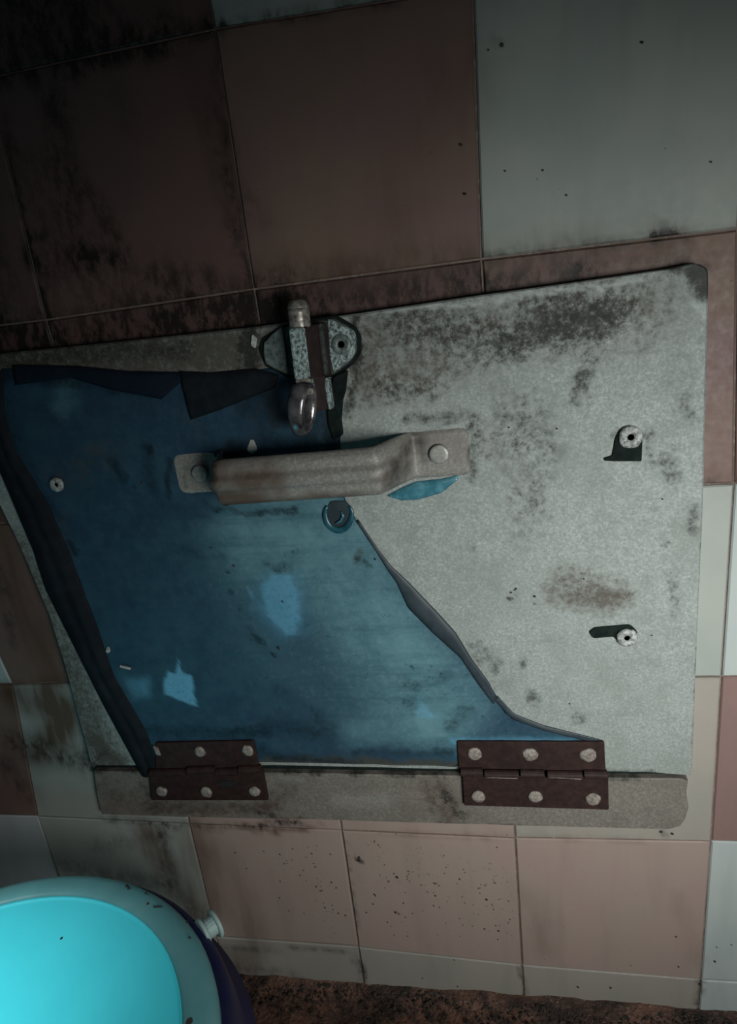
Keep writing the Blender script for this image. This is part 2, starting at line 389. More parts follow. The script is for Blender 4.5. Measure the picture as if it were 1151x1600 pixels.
# ------------------------------------------------------------------ stains and dark bands on the wall (photo pixels)
WD = mk_strokes([
    ([(-60, 575), (0, 548), (200, 520), (400, 492), (450, 480)], 75, .95), ([(400, 490), (560, 478), (740, 450), (900, 428)], 42, .85),  # opening strokes: dark band along the wall above the hatch
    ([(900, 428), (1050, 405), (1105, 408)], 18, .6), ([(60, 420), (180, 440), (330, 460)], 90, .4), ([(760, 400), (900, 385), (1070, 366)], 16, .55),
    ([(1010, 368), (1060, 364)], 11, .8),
    ([(0, 20), (100, 10)], 120, .9), ([(0, 120), (120, 95), (250, 65), (330, 45)], 30, .75), ([(120, 80), (260, 50)], 50, .6),
    ([(330, 45), (580, 5), (740, -30)], 11, .7),
    ([(85, 160), (100, 240), (110, 330), (125, 400), (170, 410)], 42, .75), ([(55, 260), (70, 400)], 45, .45), ([(195, 150), (200, 200)], 20, .35),
    ([(140, 300), (190, 390)], 26, .7), ([(235, 435), (330, 425)], 24, .4),
    ([(5, 180), (30, 300), (75, 500)], 13, .8), ([(332, 50), (350, 180), (375, 330), (396, 450)], 12, .6), ([(330, 180), (360, 330)], 36, .3),
    ([(360, 270), (410, 340)], 25, .35), ([(365, 350), (375, 400)], 14, .5), ([(-60, 300), (0, 500), (40, 520)], 80, .55),
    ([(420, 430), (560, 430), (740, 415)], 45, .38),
    ([(782, 70)], 9, 1.2), ([(0, 880), (20, 1000)], 26, .5), ([(30, 1160), (100, 1180), (140, 1190)], 60, .75), ([(0, 1180), (40, 1240)], 50, .5),
    ([(95, 950), (115, 1040), (140, 1150), (150, 1200)], 14, .7), ([(50, 870), (70, 930)], 20, .4),
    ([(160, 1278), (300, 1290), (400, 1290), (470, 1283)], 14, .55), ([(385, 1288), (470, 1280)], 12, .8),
    ([(150, 1320), (260, 1300)], 40, .3), ([(100, 1350), (250, 1380)], 45, .4),
    ([(250, 1290), (270, 1380), (310, 1440)], 34, .45), ([(340, 1478), (540, 1485)], 9, .5), ([(350, 1505), (460, 1525)], 32, .4),
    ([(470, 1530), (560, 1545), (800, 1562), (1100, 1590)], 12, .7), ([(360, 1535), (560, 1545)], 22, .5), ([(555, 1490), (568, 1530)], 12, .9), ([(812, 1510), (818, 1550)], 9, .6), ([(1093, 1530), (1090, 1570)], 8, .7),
    ([(540, 1310), (560, 1450)], 6, .5),
    ([(560, 1340)], 5, 1.5), ([(620, 1372)], 6, 1.6), ([(619, 1426)], 5, 1.5), ([(760, 1406)], 4, 1.3), ([(1033, 1300), (1050, 1303)], 6, 1.2),
    ([(1140, 1500)], 5, 1.0), ([(1094, 1540)], 5, 1.3), ([(1105, 755), (1120, 752)], 8, .8),
])
WB = mk_strokes([
    ([(700, 130), (660, 220), (640, 330)], 90, .42), ([(420, 440), (740, 405), (1000, 385)], 60, .5), ([(300, 100), (420, 400)], 60, .25), ([(-30, 800), (60, 1000), (90, 1150)], 110, .75),
    ([(600, 1300), (1000, 1310)], 14, .35), ([(300, 1300), (330, 1420)], 60, .7), ([(230, 1300), (270, 1370), (310, 1440)], 55, 1.0), ([(20, 1090), (110, 1110), (60, 1180)], 60, .9), ([(340, 1330), (400, 1480), (340, 1520)], 70, .45),
    ([(380, 1290), (430, 1296), (500, 1290)], 12, 1.0), ([(360, 1530), (600, 1550)], 30, .6), ([(830, 1400), (850, 1480)], 40, .25), ([(1060, 1400), (1090, 1500)], 30, .25),
    ([(0, 1080), (120, 1060)], 30, .4),
    ([(1070, 362), (1151, 352)], 12, .4), ([(1090, 740), (1150, 750)], 14, .5),
    ([(930, 400), (1070, 380)], 22, .5)])
WS = mk_strokes([([(480, 1350), (520, 1440)], 70, .8), ([(600, 1340), (740, 1380), (760, 1440)], 110, .75), ([(440, 1340), (460, 1400)], 50, .9), ([(340, 470), (380, 350)], 40, .3)])

# ------------------------------------------------------------------ setting: wall, floor, other surfaces of the small room
wall = bpy.data.objects.new('wall_back', None)
bm = bmesh.new(); box(bm, (-1.1, 0.0006, -.06), (1.35, .12, 2.05))
wall = tag(obj('wall_back', bm, GROUT, base=(0, 0, 0)), kind='structure')
# measured grid corners (u, v) -> photo pixel
CR = {(1, 0): (336, 46), (0, 0): (-18, 122), (2, 0): (738, -20), (0, 1): (72, 500), (1, 1): (397, 452), (2, 1): (752, 405), (3, 1): (1152, 358),
      (3, 2): (1146, 755), (3, 3): (1126, 1056), (3, 4): (1110, 1313), (3, 5): (1094, 1529), (2, 4): (804, 1308), (2, 5): (815, 1506),
      (1, 4): (534, 1296), (1, 5): (560, 1478), (0, 4): (296, 1286), (0, 5): (338, 1462), (-1, 4): (60, 1274), (-1, 3): (20, 1068), (0, 3): (262, 1062)}
CR = {k: W2(*v) for k, v in CR.items()}
VB = 5.3
def corner(u, v):
    if (u, v) in CR: return Vector(CR[u, v])
    x, z = u * T, ZF - v * T
    if v > 5:                                        # foot of the wall on the line of the column above
        q = corner(u, 5); return Vector((q[0] + (q[0] - corner(u, 4)[0]) * .3, 0.0))
    return Vector((x + .0015 * fbm(u, v, 3.1), z + .0015 * fbm(v, u, 2.7)))
tmat = {(-1, 0): WHITE, (0, 0): PINK_DK, (1, 0): PINK_MID, (2, 0): WHITE, (3, 0): PALE, (0, -1): PINK_DK, (1, -1): WHITE, (-1, -1): WHITE, (2, -1): WHITE,
        (3, 1): PINK, (3, 2): PALE, (3, 3): PINK, (3, 4): PALE, (3, 5): PALE, (2, 1): PINK_MID, (0, 1): PINK_DK, (1, 1): PINK_DK, (2, 2): WHITE, (2, 3): CREAM, (0, 3): BEIGE, (1, 3): BEIGE, (2, 4): BEIGE, (2, 5): CREAM,
        (1, 4): BEIGE, (1, 5): CREAM, (0, 4): BEIGE, (0, 5): CREAM, (-1, 4): WHITE, (-1, 5): CREAM, (-2, 4): PALE, (-2, 5): PALE, (-1, 3): WHITE, (-1, 2): PINK_MID, (-1, 1): PINK_DK,
        (-2, 3): PINK_MID, (-2, 2): PALE, (-2, 1): PINK_DK, (-2, 0): PINK_DK}
tmat[(-1, 0)] = PINK_DK; tmat[(-1, -1)] = PINK_DK
rnd = [PINK, WHITE, PALE, BEIGE, PINK_MID]
GAP = .0007
for v in range(-4, 6):
    for u in range(-6, 8):
        v1 = v + 1 if v < 5 else 5.3
        a, b, c, d = corner(u, v), corner(u + 1, v), corner(u, v1), corner(u + 1, v1)
        g = GAP
        tl, tr, bl, br = a + Vector((g, -g)), b + Vector((-g, -g)), c + Vector((g, g)), d + Vector((-g, g))
        near = -3 <= u <= 3 and -2 <= v <= 5 and not (0 <= u <= 1 and v == 2)
        nx = 26 if near else 2; ny = (26 if v < 5 else 8) if near else 2
        off = .0006 * math.sin(u * 2.1 + v * 1.3); ta = .004 * math.sin(u * 5.7 + v); tb = .004 * math.cos(v * 3.1 + u)
        cx, cz = (tl.x + br.x) / 2, (tl.y + br.y) / 2
        bmt = slab_w(Poly([tl, tr]), Poly([bl, br]), Poly([tl, bl]), Poly([tr, br]), .0012 + off * .4, .0025, nx, ny, .0010,
                     relief=(lambda x, z, s, t: ta * (x - cx) + tb * (z - cz)) )
        mt = tmat.get((u, v), rnd[(u * 3 + v * 5) % 5])
        o = obj('tile', bmt, mt, wall, recalc=False)
        if near: paint(o.data, WD, WB, WS)
bm = bmesh.new(); box(bm, (-1.1, -1.5, -.06), (1.35, .0, 0.0))
bm.free(); bm = bmesh.new()
nx, ny = 150, 60
vv = {}
for i in range(nx + 1):
    for j in range(ny + 1):
        x = -.45 + 1.2 * i / nx; y = -.42 * j / ny
        z = .0025 * fbm(x, y, 25) + .0012 * fbm(x, y, 110) + max(0, .006 * (1 - abs(y) / .02)) + .0005
        vv[i, j] = bm.verts.new((x, y, z))
for i in range(nx):
    for j in range(ny): bm.faces.new((vv[i, j], vv[i, j + 1], vv[i + 1, j + 1], vv[i + 1, j]))
def quad(*p): bm.faces.new([bm.verts.new(q) for q in p])
quad((-1.1, -1.6, 0), (1.35, -1.6, 0), (1.35, -.42, 0), (-1.1, -.42, 0)); quad((-1.1, -.42, 0), (-.45, -.42, 0), (-.45, 0, 0), (-1.1, 0, 0)); quad((.75, -.42, 0), (1.35, -.42, 0), (1.35, 0, 0), (.75, 0, 0))
fl = tag(obj('floor', bm, FLOOR, base=(0, 0, 0), smooth=True), kind='structure')
# black dirt packed along the foot of the wall
bm = bmesh.new()
for k in range(2600):
    x = random.uniform(-.15, .62); s = random.uniform(.0004, .0008) + .0014 * random.random() ** 5; y = -random.random() ** 1.5 * .035 - .003
    M4 = Matrix.Translation((x, y, .0035 + s * .2)) @ Matrix.Rotation(random.random() * 6, 4, 'Z') @ Matrix.Diagonal((s * random.uniform(.8, 1.8), s, s * .7, 1))
    bmesh.ops.create_icosphere(bm, subdivisions=1, radius=1, matrix=M4)
dirt = obj('dirt_crumbs', bm, DIRT, base=(0, 0, 0)); tag(dirt, 'black damp dirt crumbs packed along the foot of the tiled wall', 'dirt', kind='stuff')

def specks(lst, d, parent, par_base):
    bm = bmesh.new()
    for px, py, q in lst:
        p = W(px, py, d); q *= PXM * .42
        bmesh.ops.create_icosphere(bm, subdivisions=1, radius=1, matrix=Matrix.Translation(p) @ Matrix.Rotation(px, 4, 'Y') @ Matrix.Diagonal((q * 1.25, q * .3, q, 1)))
    o = obj('stuck_specks', bm, DIRT, parent); o['kind'] = 'stuff'
sl = [(561, 1340, 6), (620, 1371, 7), (618, 1426, 6), (623, 1428, 4), (760, 1406, 6), (718, 1374, 4), (680, 1381, 4), (680, 1400, 4), (585, 1398, 5), (583, 1413, 4), (779, 1455, 5), (757, 1452, 4), (1056, 1464, 4), (903, 1543, 5), (954, 1544, 5), (1117, 1503, 5), (1120, 1481, 3),
      (1094, 1539, 7), (784, 70, 6), (848, 266, 3), (885, 305, 3), (789, 267, 3), (1003, 66, 4), (1111, 253, 3), (720, 226, 5), (726, 303, 5), (763, 78, 3), (1033, 1300, 7), (1050, 1303, 6), (1143, 1477, 3), (715, 1542, 4), (660, 1529, 3), (1060, 1511, 4)]
for k in range(90): sl.append((random.gauss(480, 45), random.uniform(1320, 1440), random.uniform(1.5, 4.0)) if k % 3 == 0 else (random.uniform(560, 800), random.gauss(1400, 45), random.uniform(1.2, 3.2)))
specks(sl, .0024, wall, None)
# ------------------------------------------------------------------ the hatch
D0 = .0110     # front of the steel sheet
base = Vector((.18, -.006, .25))
hatch = tag(empty('metal_hatch', base), 'weathered galvanised steel hatch with torn blue film, set in the tiled wall', 'hatch')
top = [(-78, 572), (0, 553), (200, 533), (400, 511), (560, 490), (740, 463), (900, 441), (1040, 421), (1080, 413)]
rt = [(1080, 413), (1096, 413), (1106, 421), (1107, 440), (1103, 600), (1098, 800), (1089, 1000), (1084, 1120), (1082, 1195), (1078, 1213)]
bot = [(142, 1197), (430, 1197), (700, 1203), (1010, 1208), (1078, 1213)]
lf = [(-78, 572), (-30, 730), (28, 850), (75, 960), (100, 1040), (142, 1197)]
bm = slab(top, bot, lf, rt, D0, .0098, 200, 150, .0011, relief=lambda x, z, s, t: .0004 * fbm(x, z, 12) + .00012 * fbm(x, z, 90))
panel = obj('steel_sheet', bm, GALV, hatch, recalc=False)
PD = mk_strokes([
    ([(1095, 425), (1103, 450)], 32, 1.5), ([(1040, 420), (1100, 418)], 12, .9), ([(0, 560), (200, 545), (300, 540)], 30, .5), ([(395, 520), (400, 600)], 26, 1.2), ([(560, 500), (565, 560), (545, 640)], 14, .8),
    ([(840, 490), (900, 480), (960, 485)], 48, .75), ([(800, 530), (860, 520), (930, 510)], 40, .6), ([(640, 500), (720, 520), (780, 540)], 60, .5), ([(600, 600), (680, 610)], 30, .35), ([(920, 560), (900, 620)], 22, .55), ([(900, 590)], 26, .5), ([(1060, 620), (1075, 650)], 18, .5),
    ([(830, 630), (850, 700), (830, 780)], 50, .30), ([(780, 620), (800, 690)], 40, .28), ([(1035, 710), (1045, 740)], 24, .55), ([(640, 650), (735, 650), (745, 700), (738, 740)], 14, .6),
    ([(1075, 785), (1070, 820)], 18, .6), ([(1030, 840)], 14, .55), ([(740, 850)], 18, .5), ([(745, 1000), (770, 1030)], 30, .45), ([(813, 1022)], 15, .8), ([(828, 1078)], 24, .8), ([(900, 1110)], 22, .6), ([(1045, 880), (1050, 950)], 20, .3),
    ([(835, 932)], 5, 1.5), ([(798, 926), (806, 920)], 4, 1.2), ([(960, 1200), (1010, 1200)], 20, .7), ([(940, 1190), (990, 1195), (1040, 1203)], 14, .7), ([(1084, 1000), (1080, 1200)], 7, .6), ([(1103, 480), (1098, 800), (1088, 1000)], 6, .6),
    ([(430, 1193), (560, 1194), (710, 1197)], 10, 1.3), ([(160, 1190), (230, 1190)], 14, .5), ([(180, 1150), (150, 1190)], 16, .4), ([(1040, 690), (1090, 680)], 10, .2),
    ([(700, 1160), (790, 1110), (700, 1010), (600, 870), (550, 790)], 9, .6), ([(960, 670), (1010, 670), (1012, 720)], 14, .45), ([(450, 500), (560, 488)], 20, .6)])
PB = mk_strokes([
    ([(0, 560), (200, 550), (400, 540)], 90, 1.1), ([(570, 520), (700, 520), (900, 490), (980, 480)], 95, .62), ([(600, 600), (680, 590)], 55, .5), ([(560, 560), (570, 610)], 40, .45), ([(880, 900), (950, 920)], 60, .62), ([(870, 930), (960, 930)], 30, .35),
    ([(800, 680), (820, 820)], 70, .25), ([(700, 1000), (780, 1060)], 40, .25), ([(30, 860), (120, 1050), (170, 1180)], 100, .85), ([(160, 1150), (200, 1180)], 30, .5), ([(730, 640), (770, 700)], 30, .35)])
PL = mk_strokes([([(500, 497), (740, 472), (1000, 436)], 8, .45), ([(540, 690), (620, 690)], 40, .18), ([(1075, 470), (1090, 490)], 12, .4), ([(560, 790), (620, 860)], 26, .2), ([(980, 500)], 14, .3), ([(1020, 980), (1060, 1100)], 30, .15)])  # first stroke paints the highlight along the sheet's top edge
paint(panel.data, PD, PB, PL, base)

specks([(835, 932, 5), (798, 926, 4), (806, 920, 4), (804, 922, 3), (1018, 993, 3), (912, 905, 3), (890, 1100, 3), (870, 670, 3), (795, 668, 3), (1035, 780, 3)], D0 + .0008, hatch, base)
obj('gap_shade', prism([(150, 1192), (1060, 1204), (1060, 1224), (150, 1212)], .0042, .0018, .0003, dpx=.0060), MATT_BLACK, hatch)  # black strip paints the shade in the gap below the sheet
# blue film stuck on the sheet
DF = D0 + .0007
ft = [(2, 576), (60, 576), (130, 580), (240, 590), (285, 592), (340, 586), (400, 578), (425, 575), (470, 572), (538, 600)]
fr = [(538, 600), (535, 640), (531, 690), (527, 740), (540, 782), (556, 812), (578, 846), (602, 880), (637, 911), (680, 958), (732, 1028), (764, 1068), (791, 1115), (841, 1132), (932, 1156)]
fb = [(236, 1197), (300, 1195), (425, 1194), (480, 1195), (560, 1196), (712, 1199), (730, 1180), (820, 1164), (932, 1156)]
fl_ = [(2, 576), (4, 640), (22, 700), (75, 790), (109, 869), (150, 978), (176, 1056), (225, 1139), (236, 1192)]
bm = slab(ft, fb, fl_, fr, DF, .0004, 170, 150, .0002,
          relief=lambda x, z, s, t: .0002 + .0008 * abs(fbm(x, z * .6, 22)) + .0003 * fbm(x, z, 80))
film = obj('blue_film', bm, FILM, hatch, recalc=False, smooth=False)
film['label'] = 'torn blue plastic film stuck over the steel'
for p in film.data.polygons: p.use_smooth = True
FD = mk_strokes([
    ([(2, 580), (100, 584), (240, 600)], 30, .9), ([(20, 700), (75, 790), (109, 869), (150, 978), (176, 1056), (225, 1139)], 24, .9), ([(10, 600), (30, 680), (60, 740)], 50, .5),
    ([(400, 600), (470, 620), (520, 680)], 60, .55), ([(395, 640), (430, 690), (500, 700)], 40, .6), ([(515, 600), (525, 690)], 16, 1.0), ([(440, 640), (430, 590)], 30, .5), ([(300, 610), (400, 600)], 26, .6),
    ([(340, 700), (420, 712)], 18, .9), ([(372, 690), (410, 705)], 22, .7), ([(350, 790), (400, 793), (470, 787)], 10, .7), ([(330, 775), (350, 790)], 12, .6), ([(275, 712), (275, 770)], 8, .8), ([(245, 695)], 11, 1.2), ([(190, 715), (205, 740)], 16, .7), ([(240, 690), (250, 760)], 22, .4), ([(222, 755)], 7, .9),  # strokes just below the grip paint its shadow on the film
    ([(365, 885)], 8, 1.0), ([(375, 880)], 14, .45), ([(372, 915)], 12, .6), ([(382, 938)], 12, .6), ([(395, 970), (410, 990)], 14, .5), ([(420, 870), (460, 880)], 18, .3), ([(480, 930), (485, 970)], 12, .3), ([(435, 1012)], 7, 1.2), ([(445, 880)], 20, .3), ([(118, 840), (130, 855)], 10, .9), ([(88, 775), (110, 800)], 22, .6),
    ([(240, 1130), (330, 1130), (420, 1130)], 28, .6), ([(240, 1160), (420, 1160)], 24, .6), ([(440, 1170), (560, 1180)], 22, .7), ([(430, 1120), (520, 1130)], 40, .5), ([(560, 1160), (700, 1160)], 20, .5),
    ([(564, 860), (575, 870)], 12, .5), ([(586, 875)], 4, 1.6), ([(440, 1060), (500, 1100)], 30, .35), ([(620, 1050), (660, 1060), (700, 1040)], 26, .35), ([(640, 1080), (650, 1100)], 20, .45), ([(700, 1120), (735, 1090)], 30, .35),
    ([(180, 1040), (200, 1110)], 16, .6), ([(300, 850), (350, 860)], 26, .3), ([(260, 780), (340, 800)], 24, .3), ([(350, 960), (460, 1030)], 30, .2)])
FB = mk_strokes([([(430, 1178), (500, 1176), (710, 1184)], 26, 1.3), ([(240, 1150), (400, 1150)], 14, .5), ([(110, 860), (115, 800)], 30, .5), ([(180, 700), (110, 740)], 60, .3), ([(440, 640), (520, 600)], 50, .3), ([(240, 1175), (420, 1180)], 18, .7), ([(300, 640), (330, 680)], 40, .25), ([(570, 850), (560, 865)], 12, .5)])
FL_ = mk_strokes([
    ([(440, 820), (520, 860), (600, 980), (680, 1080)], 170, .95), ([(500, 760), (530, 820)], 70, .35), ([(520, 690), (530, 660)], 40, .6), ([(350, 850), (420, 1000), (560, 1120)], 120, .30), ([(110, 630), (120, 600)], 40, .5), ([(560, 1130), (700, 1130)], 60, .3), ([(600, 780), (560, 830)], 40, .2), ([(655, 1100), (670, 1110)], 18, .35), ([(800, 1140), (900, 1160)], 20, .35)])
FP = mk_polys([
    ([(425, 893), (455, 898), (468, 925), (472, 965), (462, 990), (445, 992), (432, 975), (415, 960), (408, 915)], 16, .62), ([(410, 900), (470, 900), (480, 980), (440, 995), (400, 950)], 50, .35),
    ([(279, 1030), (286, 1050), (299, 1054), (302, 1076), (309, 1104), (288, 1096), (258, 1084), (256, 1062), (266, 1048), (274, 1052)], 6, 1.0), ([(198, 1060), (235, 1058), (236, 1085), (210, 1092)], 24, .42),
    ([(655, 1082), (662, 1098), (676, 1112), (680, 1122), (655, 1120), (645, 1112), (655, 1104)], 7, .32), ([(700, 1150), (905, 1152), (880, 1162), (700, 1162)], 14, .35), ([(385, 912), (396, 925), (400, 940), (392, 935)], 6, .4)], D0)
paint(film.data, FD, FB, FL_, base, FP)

specks([(435, 1013, 7), (586, 874, 4), (441, 940, 4), (365, 884, 6), (222, 755, 5), (330, 856, 4), (392, 1000, 3)], DF + .0016, hatch, base)
# film turned over on itself: long dark roll at the left, tongues at the top, strip at the tear
def fold_strip(name, outer, inner, mat, h0, nseg=60, nc=7, lift=.003, label=None):
    """a turned-over strip: half-round in section between two photo-pixel curves"""
    a = Poly([W2(*q, D0 + h0) for q in outer]); b = Poly([W2(*q, D0 + h0) for q in inner]); bm = bmesh.new(); rows = []; under = []
    for i in range(nseg + 1):
        t = i / nseg; p, q = a(t), b(t); row = []; ur = []
        for k in range(nc + 1):
            s = k / nc; x = p.lerp(q, s); wv = 1 + .25 * fbm(x.x, x.y, 35)
            hh = lift * wv * (math.sin(PI * min(1, s * 1.05)) ** .7) * (.4 + .6 * math.sin(PI * min(1, .08 + t * .9)) )
            crease = -lift * .35 * math.exp(-((s - .55) / .09) ** 2)
            row.append(bm.verts.new((x.x, -(D0 + h0 + max(.0002, hh + crease)), x.y)))
            ur.append(bm.verts.new((x.x, -(D0 + h0), x.y)))
        rows.append(row); under.append(ur)
    for i in range(nseg):
        for k in range(nc):
            bm.faces.new((rows[i][k], rows[i + 1][k], rows[i + 1][k + 1], rows[i][k + 1])); bm.faces.new((under[i][k], under[i][k + 1], under[i + 1][k + 1], under[i + 1][k]))
        bm.faces.new((rows[i][0], under[i][0], under[i + 1][0], rows[i + 1][0])); bm.faces.new((rows[i][nc], rows[i + 1][nc], under[i + 1][nc], under[i][nc]))
    for e in (0, nseg):
        for k in range(nc): bm.faces.new((rows[e][k], rows[e][k + 1], under[e][k + 1], under[e][k]))
    o = obj(name, bm, mat, hatch, smooth=True)
    if label: o['label'] = label
    return o
fold_strip('film_roll', [(-48, 576), (-30, 640), (-12, 710), (11, 764), (52, 861), (71, 921), (116, 1011), (161, 1101), (210, 1191), (222, 1213)],
           [(4, 580), (6, 640), (24, 702), (77, 790), (111, 869), (152, 978), (178, 1056), (227, 1139), (245, 1190), (252, 1208)], FOLD, .0012, 90, 12, .006, 'dark rolled-back edge of the film')
fold_strip('film_fold', [(20, 570), (120, 572), (200, 580), (300, 582)], [(24, 602), (110, 590), (170, 608), (252, 624)], FOLD_N, .0016, 30, 6, .0022)
fold_strip('film_fold', [(280, 580), (330, 582), (400, 576), (436, 585)], [(298, 656), (345, 640), (400, 618), (430, 606)], FOLD, .0016, 30, 6, .003)
fold_strip('film_fold', [(556, 815), (585, 858), (602, 886), (620, 912), (637, 950), (676, 989), (719, 1028), (745, 1067), (770, 1100)],
           [(560, 812), (592, 860), (611, 884), (637, 908), (683, 956), (712, 988), (736, 1028), (764, 1066), (776, 1092)], FOLD_B, .0012, 50, 6, .0016)
fold_strip('film_fold', [(770, 1092), (800, 1124), (850, 1142), (935, 1162)], [(778, 1088), (804, 1116), (850, 1134), (938, 1156)], FOLD_B, .0012, 24, 5, .001)
# little curl of film under the grip
bm = bmesh.new()
pts = [W(*q, D0 + .0016) for q in [(529 + 21 * math.cos(a), 801 + 27 * math.sin(a) * (1 if math.sin(a) > 0 else .72)) for a in [math.radians(215 - 250 * i / 17) for i in range(18)]]]
tube(bm, [p + Vector((0, -.001, 0)) for p in pts], [.0008 + .0017 * math.sin(PI * (i + .5) / 18) for i in range(18)], 12, .6)
o = obj('film_curl', bm, CURL, hatch, smooth=True)
bm = prism(roundcorners([(515, 783), (541, 783), (549, 796), (545, 812), (533, 826), (518, 822), (509, 800)], 6, 3), D0 + .0021, .001); obj('film_curl', bm, FOLD_B, hatch)
bm = bmesh.new(); tube(bm, [W(*q, D0 + .0032) for q in [(524, 818), (532, 814), (536, 806), (533, 800)]], [.0007, .0011, .0011, .0006], 8); obj('film_curl', bm, SCRAP, hatch, smooth=True)
# bulging scrap of film under the right end of the handle
oa = [(606, 773), (626, 762), (650, 752), (690, 748), (716, 742)]; ob = [(608, 776), (626, 782), (652, 781), (690, 770), (714, 750)]
fold_strip('film_scrap', oa, ob, SCRAP, .0002, 30, 8, .003)
# loose pale flecks
for q, rr in (((393, 698), 9), ((168, 1016), 4)):
    p = [(q[0] + rr * math.cos(a) * (.8 + .25 * math.sin(3 * a)), q[1] + rr * 1.25 * math.sin(a)) for a in [k * PI / 5 for k in range(10)]]
    obj('residue_fleck', prism(p, DF + .0016, .0012, .0005), PALEBIT, hatch)
obj('residue_fleck', prism([(187, 1040), (204, 1044), (203, 1047), (187, 1043)], DF + .0024, .0012, .0002), PALEBIT, hatch)
obj('residue_fleck', prism(roundcorners([(393, 522), (401, 528), (399, 545), (391, 540)], 3), D0 + .0016, .0012, .0003), PALEBIT, hatch)

# grommets
def grommet(px, py, rpx, seed, dep=0.):
    c = W(px, py, D0 + .001 + dep); r = rpx * PXM * 1.02
    g = empty('grommet', c - base); g.parent = hatch
    prof = [(r * .26, 0), (r * .30, .0014), (r * .45, .0019), (r * .86, .0017), (r, .0006), (r, -.0004)]
    b1 = lathe(prof, 20, (0, 0, 0), 'Y-'); 
    for v in b1.verts:
        k = 1 + .10 * fbm(v.co.x * 400 + seed, v.co.z * 400, 1.3); v.co.x *= k; v.co.z *= k
    b1.transform(Matrix.Translation(c)); o = obj('ring', b1, GROM, g, smooth=True)
    b2 = lathe([(r * .4, .0006), (0, .0006)], 16, (0, 0, 0), 'Y-'); b2.transform(Matrix.Translation(c)); obj('eye', b2, HOLE, g)
    return g
obj('dark_tab', prism(roundcorners([(944, 720), (943, 716), (956, 712), (961, 684), (970, 668), (996, 668), (1004, 684), (1002, 721), (958, 721)], [1, 1, 2, 6, 8, 8, 6, 2, 2], 3), D0 + .0012, .001, .0003), MATT_BLACK, hatch)  # flat dark shape around the upper grommet, another at the lower one
obj('dark_tab', prism(roundcorners([(920, 988), (928, 981), (985, 976), (998, 990), (966, 1004), (958, 995), (926, 998)], [2, 4, 6, 6, 4, 3, 4], 3), D0 + .0012, .001, .0003), MATT_BLACK, hatch)
grommet(985, 683, 17, 1, .001); grommet(979, 996, 16.5, 7, .001); grommet(89, 757, 13, 3, .001)

# ------------------------------------------------------------------ pull handle
def M_(p): return Vector(p)
def handle():
    a0 = W(276, 742, D0 + .0015); b0 = W(734, 706, D0 + .0015)
    ax = (b0 - a0); L = ax.length; ax.normalize(); up = Vector((0, -1, 0)).cross(ax).normalized(); 
    if up.z < 0: up = -up
    out = Vector((0, -1, 0)); H = .0340
    # path: distance along, height
    P = []
    def seg(s0, h0, s1, h1, n):
        for i in range(n): P.append((s0 + (s1 - s0) * i / n, h0 + (h1 - h0) * i / n))
    pl = .0360; bl = .0080; br = .0230
    def sm(t): return t * t * (3 - 2 * t)
    [P.append((q, 0)) for q in (0, .0004, .001, .002, .0034, .0052, .008, .015, .024, .032)]
    for i in range(14): t = i / 14; P.append((pl + bl * t, H * sm(t)))
    n2 = 26
    for i in range(n2): P.append((pl + bl + (L - 2 * pl - bl - br) * i / n2, H))
    for i in range(14): t = i / 14; P.append((L - pl - br + br * t, H * sm(1 - t)))
    for q in (.036, .032, .024, .015, .008, .0052, .0034, .002, .001, .0004, 0): P.append((L - q, 0))
    return a0, ax, up, out, P, L, pl, bl, H
a0, ax, up, out, P, L, pl, bl, H = handle()
hz = W(505, 740, D0)
hd = empty('pull_handle', hz - base); hd.parent = hatch
hd['label'] = 'dull grey pressed-steel handle stained brown at the left'
bm = bmesh.new(); NC = 24; hw = .0163; th = .0022; rows = []
for i, (s, h) in enumerate(P):
    s_prev, h_prev = P[max(0, i - 1)]; s_n, h_n = P[min(len(P) - 1, i + 1)]
    tv = (ax * (s_n - s_prev) + out * (h_n - h_prev)).normalized(); nv = tv.cross(up); 
    if nv.dot(out) < 0: nv = -nv
    k = min(1, h / (H * .9)) ; e = min(s, L - s)
    wd = (hw - .0052 * (1 - math.sqrt(max(0, 1 - (max(0, .0052 - e) / .0052) ** 2)))) * (1 - .03 * k)
    row = []; c = a0 + ax * s + out * h
    for j in range(NC + 1):
        q = -1 + 2 * j / NC
        rib = k * (.0030 * math.exp(-(q / .30) ** 4) + .0012 * math.cos(q * PI / 2)) 
        edge = -.0016 * max(0, abs(q) - .86) / .14 - k * .0022 * max(0, abs(q) - .72) / .28
        row.append(c + up * (wd * q) + nv * (rib + edge))
    rw = [bm.verts.new(v) for v in row] + [bm.verts.new(v - nv * (th if 0 < j < NC else th)) for j, v in reversed(list(enumerate(row)))]
    rows.append(rw)
n_ = len(rows[0])
for i in range(len(rows) - 1):
    for j in range(n_): bm.faces.new((rows[i][j], rows[i][(j + 1) % n_], rows[i + 1][(j + 1) % n_], rows[i + 1][j]))
bm.faces.new(rows[0]); bm.faces.new(rows[-1])
grip = obj('grip', bm, HANDLE, hd, smooth=True)
m2 = grip.modifiers.new('edge', 'EDGE_SPLIT'); m2.split_angle = math.radians(50)
HD = mk_strokes([([(690, 672), (734, 672), (735, 742)], 8, .6), ([(640, 700), (620, 740), (610, 765)], 24, .7), ([(650, 680), (660, 740)], 14, .5), ([(345, 715), (350, 785)], 12, .9), ([(275, 710), (275, 770)], 6, .5), ([(350, 786), (450, 782), (600, 770)], 8, .5), ([(350, 720), (600, 700)], 3, .3)], D0 + .018)  # strokes on the right ramp paint its shading
